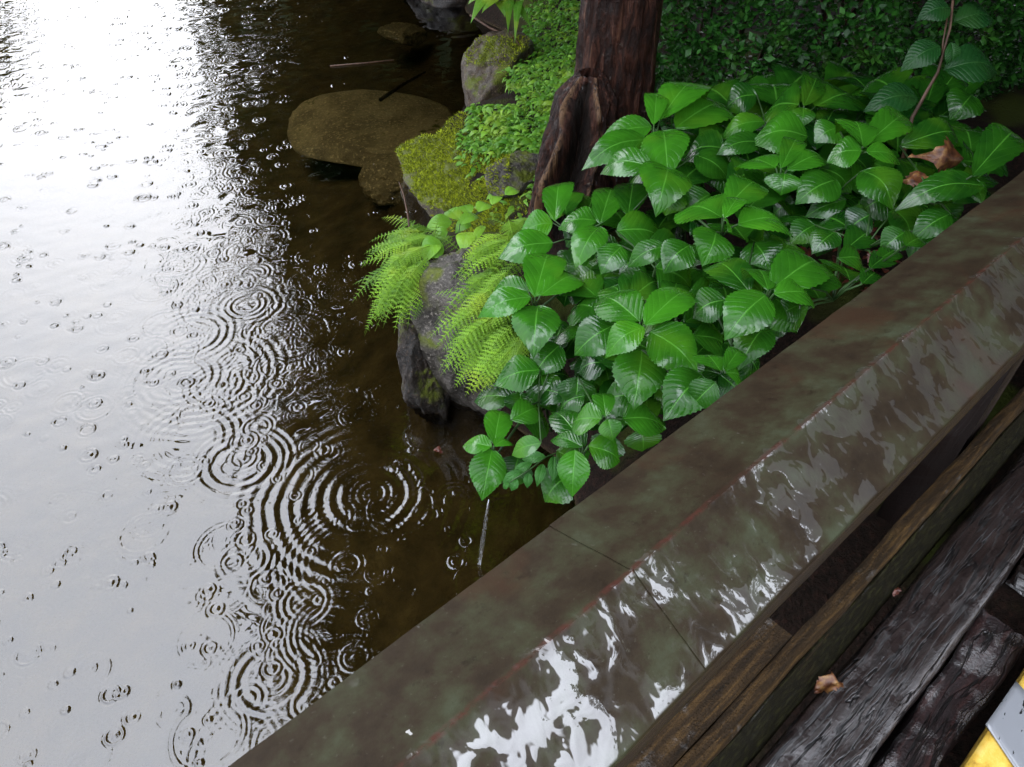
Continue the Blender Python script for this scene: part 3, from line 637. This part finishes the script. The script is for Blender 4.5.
# whorls of hydrangea leaves: (base x, y, tip x, y, width, layer, tint); lower layers' shade painted into tint
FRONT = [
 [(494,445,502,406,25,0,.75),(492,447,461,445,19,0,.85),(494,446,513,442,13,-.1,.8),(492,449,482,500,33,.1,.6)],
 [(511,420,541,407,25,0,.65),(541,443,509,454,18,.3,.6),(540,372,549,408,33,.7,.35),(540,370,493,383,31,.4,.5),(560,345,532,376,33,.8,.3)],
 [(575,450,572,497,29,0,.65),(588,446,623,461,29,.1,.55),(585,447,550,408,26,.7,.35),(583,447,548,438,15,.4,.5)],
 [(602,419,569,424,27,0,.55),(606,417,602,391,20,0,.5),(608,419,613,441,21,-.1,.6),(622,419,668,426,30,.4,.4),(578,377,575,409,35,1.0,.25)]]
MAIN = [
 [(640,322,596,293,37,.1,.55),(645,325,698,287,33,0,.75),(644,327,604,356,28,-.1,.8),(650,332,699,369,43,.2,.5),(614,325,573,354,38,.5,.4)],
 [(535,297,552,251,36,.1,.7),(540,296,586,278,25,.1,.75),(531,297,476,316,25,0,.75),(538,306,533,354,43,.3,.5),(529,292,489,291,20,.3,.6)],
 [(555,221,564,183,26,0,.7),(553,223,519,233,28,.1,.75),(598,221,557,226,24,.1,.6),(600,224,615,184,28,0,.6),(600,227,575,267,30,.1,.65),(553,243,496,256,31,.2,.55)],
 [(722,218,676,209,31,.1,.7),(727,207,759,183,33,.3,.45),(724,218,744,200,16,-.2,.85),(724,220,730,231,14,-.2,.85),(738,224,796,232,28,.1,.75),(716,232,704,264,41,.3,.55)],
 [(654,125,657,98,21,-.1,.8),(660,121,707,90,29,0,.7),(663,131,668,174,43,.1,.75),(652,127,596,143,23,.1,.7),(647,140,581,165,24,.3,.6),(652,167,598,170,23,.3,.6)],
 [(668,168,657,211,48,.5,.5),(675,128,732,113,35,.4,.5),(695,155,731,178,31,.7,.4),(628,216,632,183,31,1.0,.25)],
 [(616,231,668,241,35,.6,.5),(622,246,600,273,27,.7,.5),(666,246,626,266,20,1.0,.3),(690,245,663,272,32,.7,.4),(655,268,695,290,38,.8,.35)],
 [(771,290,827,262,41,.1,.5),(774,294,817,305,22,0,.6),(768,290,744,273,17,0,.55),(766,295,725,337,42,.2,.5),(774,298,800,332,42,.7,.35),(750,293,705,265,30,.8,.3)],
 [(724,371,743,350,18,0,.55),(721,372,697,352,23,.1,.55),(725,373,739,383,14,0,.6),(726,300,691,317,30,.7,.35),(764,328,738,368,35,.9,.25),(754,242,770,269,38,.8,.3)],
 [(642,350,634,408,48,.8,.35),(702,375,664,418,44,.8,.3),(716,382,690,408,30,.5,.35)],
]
REAR = [  # tints kept low over this whole bush to paint in its shade
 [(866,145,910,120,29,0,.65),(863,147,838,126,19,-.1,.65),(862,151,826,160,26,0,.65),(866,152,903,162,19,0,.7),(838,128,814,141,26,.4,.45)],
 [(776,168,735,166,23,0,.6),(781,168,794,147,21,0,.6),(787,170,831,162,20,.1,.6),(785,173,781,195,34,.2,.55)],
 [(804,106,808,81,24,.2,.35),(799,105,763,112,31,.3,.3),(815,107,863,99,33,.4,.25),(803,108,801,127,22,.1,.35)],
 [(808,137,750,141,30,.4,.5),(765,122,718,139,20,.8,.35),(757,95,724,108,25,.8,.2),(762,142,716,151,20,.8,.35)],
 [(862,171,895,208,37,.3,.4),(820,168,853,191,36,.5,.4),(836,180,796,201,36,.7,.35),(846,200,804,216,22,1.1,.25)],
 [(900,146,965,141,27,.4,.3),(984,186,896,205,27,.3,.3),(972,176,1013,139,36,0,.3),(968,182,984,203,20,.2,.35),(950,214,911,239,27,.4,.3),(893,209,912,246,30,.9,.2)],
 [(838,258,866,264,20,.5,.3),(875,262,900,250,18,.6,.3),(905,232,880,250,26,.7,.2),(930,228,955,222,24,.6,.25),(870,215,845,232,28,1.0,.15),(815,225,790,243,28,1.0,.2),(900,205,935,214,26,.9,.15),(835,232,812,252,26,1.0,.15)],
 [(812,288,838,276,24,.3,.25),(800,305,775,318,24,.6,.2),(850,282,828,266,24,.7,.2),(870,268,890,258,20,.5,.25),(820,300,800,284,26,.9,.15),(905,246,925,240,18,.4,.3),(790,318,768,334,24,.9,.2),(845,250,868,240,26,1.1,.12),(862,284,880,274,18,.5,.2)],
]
def hydrangea(label, groups, root, fill):
    t = thing('hydrangea', label, 'shrub', root, 'hydrangea shrubs on the bank')
    sm = []
    for gset in groups:
        bs = []
        for (bx, by, tx, ty, w, ly, ti) in gset:
            mb = MB()
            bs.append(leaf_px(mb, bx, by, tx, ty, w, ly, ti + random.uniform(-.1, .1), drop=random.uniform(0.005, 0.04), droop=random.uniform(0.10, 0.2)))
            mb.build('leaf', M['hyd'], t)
        c = sum(bs, Vector()) / len(bs); mb = MB()
        for b in bs:
            mb.tube([b, b.lerp(c, 0.6) + Vector((0, 0, -0.02)), c + Vector((0, 0.0, -0.05))], 0.0022, 5)
        r = Vector(root) + Vector((random.uniform(-.12, .12), random.uniform(-.1, .1), -0.05))
        q = c + Vector((0, 0, -0.05)); mb.tube([q, q.lerp(r, 0.4) + Vector((0, 0, 0.06)), r], [0.003, 0.004, 0.006], 6)
        mb.build('stem', M['stem'], t)
    mb = MB()                                            # inner leaves, tinted dark to paint in the shade inside the bush
    for _ in range(fill[1]):
        px, py = random.uniform(*fill[0][0]), random.uniform(*fill[0][1])
        if fill[2](px, py):
            a = random.uniform(0, 6.283); l = random.uniform(28, 46)
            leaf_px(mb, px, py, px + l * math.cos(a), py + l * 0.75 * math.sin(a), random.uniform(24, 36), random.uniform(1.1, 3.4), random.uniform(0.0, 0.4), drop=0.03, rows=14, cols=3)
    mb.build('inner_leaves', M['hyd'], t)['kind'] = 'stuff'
    return t
def under(x, y): return y < 172 - 0.745 * (x - 1024) - 22
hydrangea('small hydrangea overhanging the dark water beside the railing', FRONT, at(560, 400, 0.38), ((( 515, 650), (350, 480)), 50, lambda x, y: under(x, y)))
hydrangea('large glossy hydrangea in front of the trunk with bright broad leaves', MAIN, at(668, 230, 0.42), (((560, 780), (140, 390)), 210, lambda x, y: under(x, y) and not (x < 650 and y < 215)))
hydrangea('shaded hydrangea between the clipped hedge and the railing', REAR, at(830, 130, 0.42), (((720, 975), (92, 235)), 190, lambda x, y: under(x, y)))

# sapling on the right with large single leaves
sap = thing('sapling', 'thin dark sapling with large toothed leaves rising over the shaded hydrangea', 'sapling', at(905, 150, 0.5))
mb = MB()
def sp_(px, py): return aty(px, py, 1.95 + (150 - py) * 0.0012)
mb.tube([sp_(903, 160), sp_(912, 118), sp_(938, 72), sp_(950, 28), sp_(956, -30)], [.006, .005, .004, .0035, .003], 7)
mb.tube([sp_(942, 55), sp_(943, 42), sp_(948, 14)], .0022, 6)
mb.build('stem', M['twig'], sap)
for (bx, by, tx, ty, w, ti) in ((940, 46, 903, 62, 22, .6), (944, 70, 1004, 62, 33, .45), (951, 42, 952, 62, 13, 1.0), (917, 97, 867, 101, 28, .5), (954, 22, 1000, 10, 26, .4), (950, 8, 920, 10, 22, .4), (957, -6, 1010, -14, 24, .4)):
    mb = MB(); b, t = sp_(bx, by), sp_(tx, ty) + Vector((0, 0, -.02)); k = depth(b) / FPX
    leaf(mb, b, t, w * k * 1.35, ti, (0, -0.5, 1), rows=20); mb.build('leaf', M['leaf_dark'], sap)

# young compound-leaved seedling under the front hydrangea
sd_ = thing('seedling', 'young seedling with small paired oval leaflets hanging over the water by the railing', 'seedling', at(560, 452, 0.4))
for (bx, by, tx, ty, w) in ((546,457,521,459,11),(532,463,513,473,8),(522,471,502,483,9),(543,464,537,486,9),(529,473,527,488,8),(517,479,511,491,8),(554,456,553,481,10),(509,483,503,489,5)):
    mb = MB(); b = at(bx, by, 0.52); t = at(tx, ty, 0.50); leaf(mb, b, t, w * depth(b) / FPX * 1.2, random.uniform(.4, .8), (0, -.5, 1), rows=12, cols=3, serr=0.0, shape=0.5); mb.build('leaflet', M['nandina'], sd_)
mb = MB(); mb.tube([at(575, 446, .5), at(546, 457, .525), at(529, 470, .525), at(510, 482, .52)], .0018, 5); mb.build('stem', M['stem'], sd_)

# ------------------------------------------------------------------ ferns
def frond(mb, b, t, wid, tint, pinnae=13, arch=0.18):
    b, t = Vector(b), Vector(t); ax = t - b; Ln = ax.length; ax.normalize()
    s = ax.cross(Vector((0, -0.25, 1))).normalized(); n = s.cross(ax)
    def P(v): return b + ax * v * Ln + n * (arch * Ln * math.sin(math.pi * v * 0.9))
    mb.tube([P(k / 8) for k in range(9)], [0.0016 * (1 - k / 10) for k in range(9)], 4, tint)
    for i in range(pinnae):
        v = 0.12 + 0.86 * i / pinnae; q = (v - 0.12) / 0.88
        pl = wid / 2 * (min(1, 0.55 + 1.8 * q) * (1 - q ** 1.5) + 0.04)
        for sg in (-1, 1):
            d = (s * sg + ax * 0.42 - n * random.uniform(0.0, 0.35)).normalized(); e = d.cross(n).normalized()
            m = max(3, int(pl / 0.0055)); o = P(v)
            vs, fs, uvs = [], [], []
            for k in range(m + 1):                         # toothed pinna: a narrow comb of pinnules
                f = k / m; c = o + d * pl * f - n * pl * 0.18 * f * f; hw = pl * 0.20 * (1 - f ** 1.7) + 0.0006
                for sd2 in (-1, 1):
                    bb = len(vs); w_ = hw * random.uniform(0.8, 1.15)
                    vs += [c, c + d * (pl / m * 0.45) + e * w_ * sd2, c + d * (pl / m * 0.98)]
                    uvs += [(.5, f), (.9, f), (.5, f)]; fs.append((bb, bb + 1, bb + 2))
            mb.add(vs, fs, uvs, min(1, max(0, tint + random.gauss(0, .14))))
def fern(label, base, tips, w, zt, tints=(0.4, 0.95)):
    t = thing('fern', label, 'fern', base, 'ferns on the bank')
    for (x, y, bx, by, zb, ze) in tips:
        x0, y0 = x, y
        for q in range(6):
            j = 9 * min(q, 3); f_ = random.uniform(.5, .9) if q > 2 else 1; x, y = bx + (x0 - bx) * f_, by + (y0 - by) * f_; mb = MB(); frond(mb, at(bx + random.uniform(-j, j), by + random.uniform(-j, j), zb - .014 * q), at(x + random.uniform(-j, j), y + random.uniform(-j, j) - 3 * q, ze - .01 * q), w * random.uniform(.7, 1.15), random.uniform(*tints) - .10 * q); mb.build('frond', M['fern'], t)
    return t
fern('bright green fern leaning left over the water from the bank', at(425, 250, 0.42),
     [(366, 338, 412, 268, .48, .36), (370, 318, 410, 262, .50, .40), (372, 300, 412, 256, .50, .42), (380, 280, 415, 250, .52, .45), (374, 262, 412, 244, .52, .46), (388, 245, 425, 240, .5, .47),
      (395, 335, 420, 268, .48, .36), (408, 330, 424, 270, .47, .36), (384, 330, 418, 262, .5, .38), (400, 300, 428, 258, .5, .44), (405, 245, 440, 240, .5, .5), (395, 270, 430, 246, .52, .48)], 0.085, .4)
fern('yellow-green fern draped over the granite boulder', at(505, 262, 0.5),
     [(455, 290, 505, 252, .62, .56), (462, 268, 512, 240, .62, .58), (440, 372, 492, 318, .60, .50), (436, 350, 486, 305, .60, .52), (452, 330, 500, 285, .62, .54), (470, 312, 512, 270, .63, .56),
      (466, 398, 505, 345, .58, .48), (484, 390, 515, 345, .58, .5), (500, 392, 520, 340, .58, .5), (458, 352, 505, 312, .6, .52), (475, 375, 515, 325, .6, .5), (510, 378, 526, 335, .6, .52), (490, 268, 525, 240, .64, .6), (480, 340, 520, 300, .62, .54)], 0.085, .5, (0.55, 1.0))

# ------------------------------------------------------------------ small bank plants
def sprig(label, base_px, z, leaves, cat='plant', name='bank_plant'):
    t = thing(name, label, cat, at(*base_px, z))
    for (bx, by, tx, ty, w, zz, ti) in leaves:
        mb = MB(); b = at(bx, by, zz); tp = at(tx, ty, zz - .012); leaf(mb, b, tp, w * depth(b) / FPX * 1.25, ti, (0, -.35, 1), rows=12, cols=3, serr=0.0); mb.build('leaf', M['small'], t)
    mb = MB()
    for (bx, by, tx, ty, w, zz, ti) in leaves: mb.tube([at(bx, by, zz), at(*base_px, z)], 0.0015, 4)
    mb.build('stem', M['stem'], t); return t
sprig('broad-leaved pale weed beside the bright fern at the boulder top', (455, 262), .40,
      [(443, 245, 420, 255, 22, .50, .5), (438, 243, 424, 262, 14, .5, .9), (468, 232, 463, 252, 16, .5, .95), (455, 270, 440, 268, 14, .47, .8), (460, 262, 440, 266, 12, .48, .9), (430, 278, 415, 275, 14, .46, .9), (432, 270, 418, 286, 9, .46, .5),
       (485, 226, 470, 250, 7, .5, 1.0), (460, 224, 480, 215, 12, .48, .7)])
sprig('low round-leaved weed on the red soil between mossy rock and fern', (465, 222), .36,
      [(452, 222, 425, 228, 16, .42, .6), (460, 220, 445, 210, 14, .42, .6), (470, 215, 462, 205, 12, .42, .7), (478, 212, 490, 203, 13, .43, .9), (492, 205, 500, 196, 10, .43, 1.), (470, 222, 455, 232, 12, .41, .5), (505, 195, 520, 190, 10, .43, .9), (448, 232, 434, 236, 14, .42, .6)])
sprig('pointed-leaf plant drooping over the far bank at the top edge', (515, -8), .55,
      [(497, -4, 471, 17, 11, .56, .5), (500, -2, 482, 10, 10, .58, .6), (490, -6, 468, 2, 10, .57, .5), (505, 4, 530, 22, 8, .52, .2), (510, 0, 508, 26, 8, .52, .2), (520, 4, 515, 34, 7, .5, .2), (498, 2, 505, 14, 9, .55, .3)])
# ground cover: far too many leaflets to count
rnd = random.Random(11); mb = MB(); n = 0
while n < 7000:
    px, py = rnd.uniform(455, 600), rnd.uniform(-25, 215)
    edge = 505 if py < 110 else (415 if py < 160 else 440)
    lim = 500 - max(0, py - 20) * 0.0
    if px < 500 + 12 * math.sin(py * .07) + (14 if py < 105 else -40): continue
    if py > 150 and px < 530 and rnd.random() < 0.75: continue
    if py > 165 and rnd.random() < 0.8: continue
    p = at(px, py, 0.36); z = gz(p.x, p.y)
    if z < 0.05: continue
    p = at(px, py, z + rnd.uniform(0.0, 0.07)); a = rnd.uniform(2.6, 5.4) if rnd.random() < .7 else rnd.uniform(0, 6.283)
    l = rnd.uniform(0.015, 0.045) * (1.5 if rnd.random() < .25 else 1); t = p + Vector((math.cos(a) * l, math.sin(a) * l, rnd.uniform(-0.6, 0.3) * l))
    leaf(mb, p, t, l * rnd.uniform(.22, .55), min(1, max(0, rnd.gauss(.42 if py > 55 else .15, .33))), (rnd.gauss(0, .3), rnd.gauss(-.3, .3), 1), rows=4, cols=1, serr=0, quilt=0); n += 1
tag(mb.build('ground_cover', M['small']), 'bright green low ground cover on the bank left of the trunk', 'ground cover', kind='stuff')
# moss cushions on the mossy rock and the soil
dg = bpy.context.evaluated_depsgraph_get(); dg.update()
mb = MB()
for (x0, x1, y0, y1, cnt) in ((392, 510, 112, 232, 26000), (465, 530, 36, 66, 1500), (500, 560, 190, 235, 700)):
    for _ in range(cnt):
        px, py = rnd.uniform(x0, x1), rnd.uniform(y0, y1); d = ray(px, py).normalized()
        hit, loc, nor, idx, ob, _m = sc.ray_cast(dg, Vector((0, 0, CZ)), d)
        if not hit or not (ob.name.startswith('rock') or ob.name == 'ground') or nor.z < 0.25 or loc.z < 0.03: continue
        if fbm((loc.x * 9, loc.y * 9, 3), 1, 3) < -0.5: continue
        hgt = rnd.uniform(.005, .014); a = rnd.uniform(0, 6.28); s = Vector((math.cos(a), math.sin(a), 0)) * rnd.uniform(.002, .004)
        tip = loc + nor * hgt + Vector((rnd.gauss(0, .005), rnd.gauss(0, .005), 0))
        mb.add([loc - s, loc + s, tip], [(0, 1, 2)], None, rnd.random())
tag(mb.build('moss', M['moss']), 'yellow-green moss cushions on the rocks at the waterline', 'moss', kind='stuff')

# ------------------------------------------------------------------ clipped hedge
hedge = thing('hedge', 'dark glossy small-leaved clipped hedge right of the trunk', 'hedge', (1.5, 3.6, 0.4))
rnd = random.Random(23); pts = []
for _ in range(30000):
    x = rnd.uniform(0.56, 2.9); z = rnd.uniform(0.34, 1.55)
    f = 3.22 + 0.20 * fbm((x * 3.2, z * 3.2, 1), 1, 3) + max(0, x - 1.35) * 0.35 + 0.25 * max(0, z - 1.2) + (0.5 * max(0, 0.5 - z))
    pts.append((x, f + abs(rnd.gauss(0, 0.07)) - 0.02, z))
for _ in range(4000): pts.append((rnd.uniform(0.5, 3.0), rnd.uniform(3.35, 4.3), 1.5 + rnd.gauss(0, .05)))
mb = MB(); leaf_cards(mb, pts, 0.036, rnd, 0.55); mb.build('foliage', M['hedge'], hedge)
mb = MB()
for k in range(40):
    x = rnd.uniform(.6, 2.9); mb.tube([(x, 3.6 + max(0, x - 1.35) * .35, .25), (x + rnd.gauss(0, .08), 3.5 + max(0, x - 1.35) * .35, .8), (x + rnd.gauss(0, .15), 3.4 + max(0, x - 1.35) * .35, 1.4)], [.012, .008, .004], 6)
mb.build('branch', M['bark'], hedge)

# ------------------------------------------------------------------ fallen leaves, twigs
g = NG('dead leaf'); nn = g.noise(60, 4, 0.6, vec=g.obj()); 
M['dead'] = g.pbr(g.ramp(nn, [(0.3, (0.02, 0.006, 0.003)), (0.5, (0.08, 0.026, 0.008)), (0.7, (0.19, 0.10, 0.03))]), 0.5, 0.4, g.bump(nn, 0.5, 0.004))
g = NG('rust leaf'); nn = g.noise(60, 4, 0.6, vec=g.obj())
M['rust'] = g.pbr(g.ramp(nn, [(0.3, (0.015, 0.005, 0.003)), (0.65, (0.085, 0.018, 0.008))]), 0.5, 0.4)
def fallen(label, b, t, wid, mat, cup=0.9, up=(0, 0, 1)):
    mb = MB(); leaf(mb, b, t, wid, .5, up, cup=cup, droop=0.25, rows=18, cols=5, serr=0.2)
    mb.v = [tuple(Vector(v) + wid * 0.22 * Vector((fbm(v, 3.5 / wid * .4, 3), fbm((v[1], v[2], v[0]), 3.5 / wid * .4, 3), 1.3 * fbm((v[2], v[0], v[1]), 3.5 / wid * .4, 3)))) for v in mb.v]; return tag(mb.build('fallen_leaf', mat), label, 'leaf')
fallen('crumpled orange-brown dead leaf on the wet deck beside the lower rail', L(s_of(806, 688, -0.09, -1.39), -0.095, -1.385), L(s_of(845, 690, -0.075, -1.39), -0.07, -1.375), 0.035, M['dead'], 1.4)
fallen('small red fallen leaf on the deck timber edge', L(s_of(884, 592, -0.095, -1.39), -0.100, -1.385), L(s_of(896, 586, -0.09, -1.39), -0.097, -1.385), 0.010, M['rust'], 0.3)
zb = zc(930, 160)
fallen('tiny red leaf floating on the dark water below the granite boulder', at(434, 449, .006), at(443, 453, .006), 0.02, M['rust'], 0.2)
fallen('curled yellow-brown withered leaf caught below the hydrangea next to the railing', at(960, 152, zb - .06), at(914, 160, zb - .03), 0.075, M['dead'], -1.2, (0, -1, .4))
fallen('blotched orange and green withered leaf between hydrangea leaves', at(905, 186, zb - .07), at(930, 178, zb - .06), 0.05, M['dead'], 0.1)
fallen('rusty orange leaf on the litter beside the railing', at(868, 262, zc(868, 262) - .1), at(880, 252, zc(868, 262) - .1), 0.022, M['rust'], 0.2)
for i, (x, y) in enumerate(((800, 240), (822, 232), (845, 240), (862, 228), (790, 226), (850, 250), (880, 232))):
    p = at(x, y, 0.72)
lit = MB()
for _ in range(90):
    px, py = rnd.uniform(770, 900), rnd.uniform(212, 275); p = at(px, py, .45 + rnd.uniform(0, .05)); p.z = gz(p.x, p.y) + rnd.uniform(.0, .04)
    a = rnd.uniform(0, 6.28); leaf(lit, p, p + Vector((math.cos(a) * .05, math.sin(a) * .05, rnd.gauss(0, .01))), rnd.uniform(.012, .03), .5, rows=6, cols=2, serr=0)
tag(lit.build('leaf_litter', M['rust']), 'reddish leaf litter on the dark soil behind the railing', 'leaf litter', kind='stuff')
def twig(label, pts, r, mat=None):
    mb = MB(); mb.tube(pts, r, 6); return tag(mb.build('twig', mat or M['twig']), label, 'twig')
twig('thin bare brown stalk rising from the bright fern over the water', [at(410, 236, .46), at(408, 216, .50), at(404, 196, .53), at(399, 182, .54)], [.004, .0035, .003, .002])
twig('dead branch lying on the far bank above the brown block', [at(470, 15, .25), at(490, 28, .2), at(512, 38, .18), at(530, 42, .2)], [.006, .008, .008, .01])
twig('reddish bare twigs fork on top of the brown block', [at(522, 48, .34), at(514, 38, .36), at(505, 28, .42)], [.003, .003, .002], M['rust'])
twig('sunken stick lying under water over the flat slab', [at(380, 100, -.06), at(400, 86, -.05), at(425, 72, -.04)], [.012, .012, .008], M['bark'])
twig('thin pale stick afloat just below the flat slab at the top', [at(330, 66, .004), at(365, 63, .006), at(394, 60, .008)], [.005, .005, .004])

g = NG('falling water'); tr = g.n('ShaderNodeBsdfTransparent'); gl = g.n('ShaderNodeBsdfGlossy'); gl.inputs['Roughness'].default_value = 0.15
mx = g.n('ShaderNodeMixShader'); mx.inputs[0].default_value = 0.22; g.t.links.new(tr.outputs[0], mx.inputs[1]); g.t.links.new(gl.outputs[0], mx.inputs[2]); g.t.links.new(mx.outputs[0], g.out.inputs['Surface'])
mb = MB(); mb.tube([at(489, 500, .34), at(486, 520, .25), at(482, 545, .12), at(479, 566, .0)], [.003, .006, .007, .005], 8)
tag(mb.build('water_trickle', g.m), 'thin pale trickle of rainwater falling from the leaf tip into the dark pond', 'falling water')
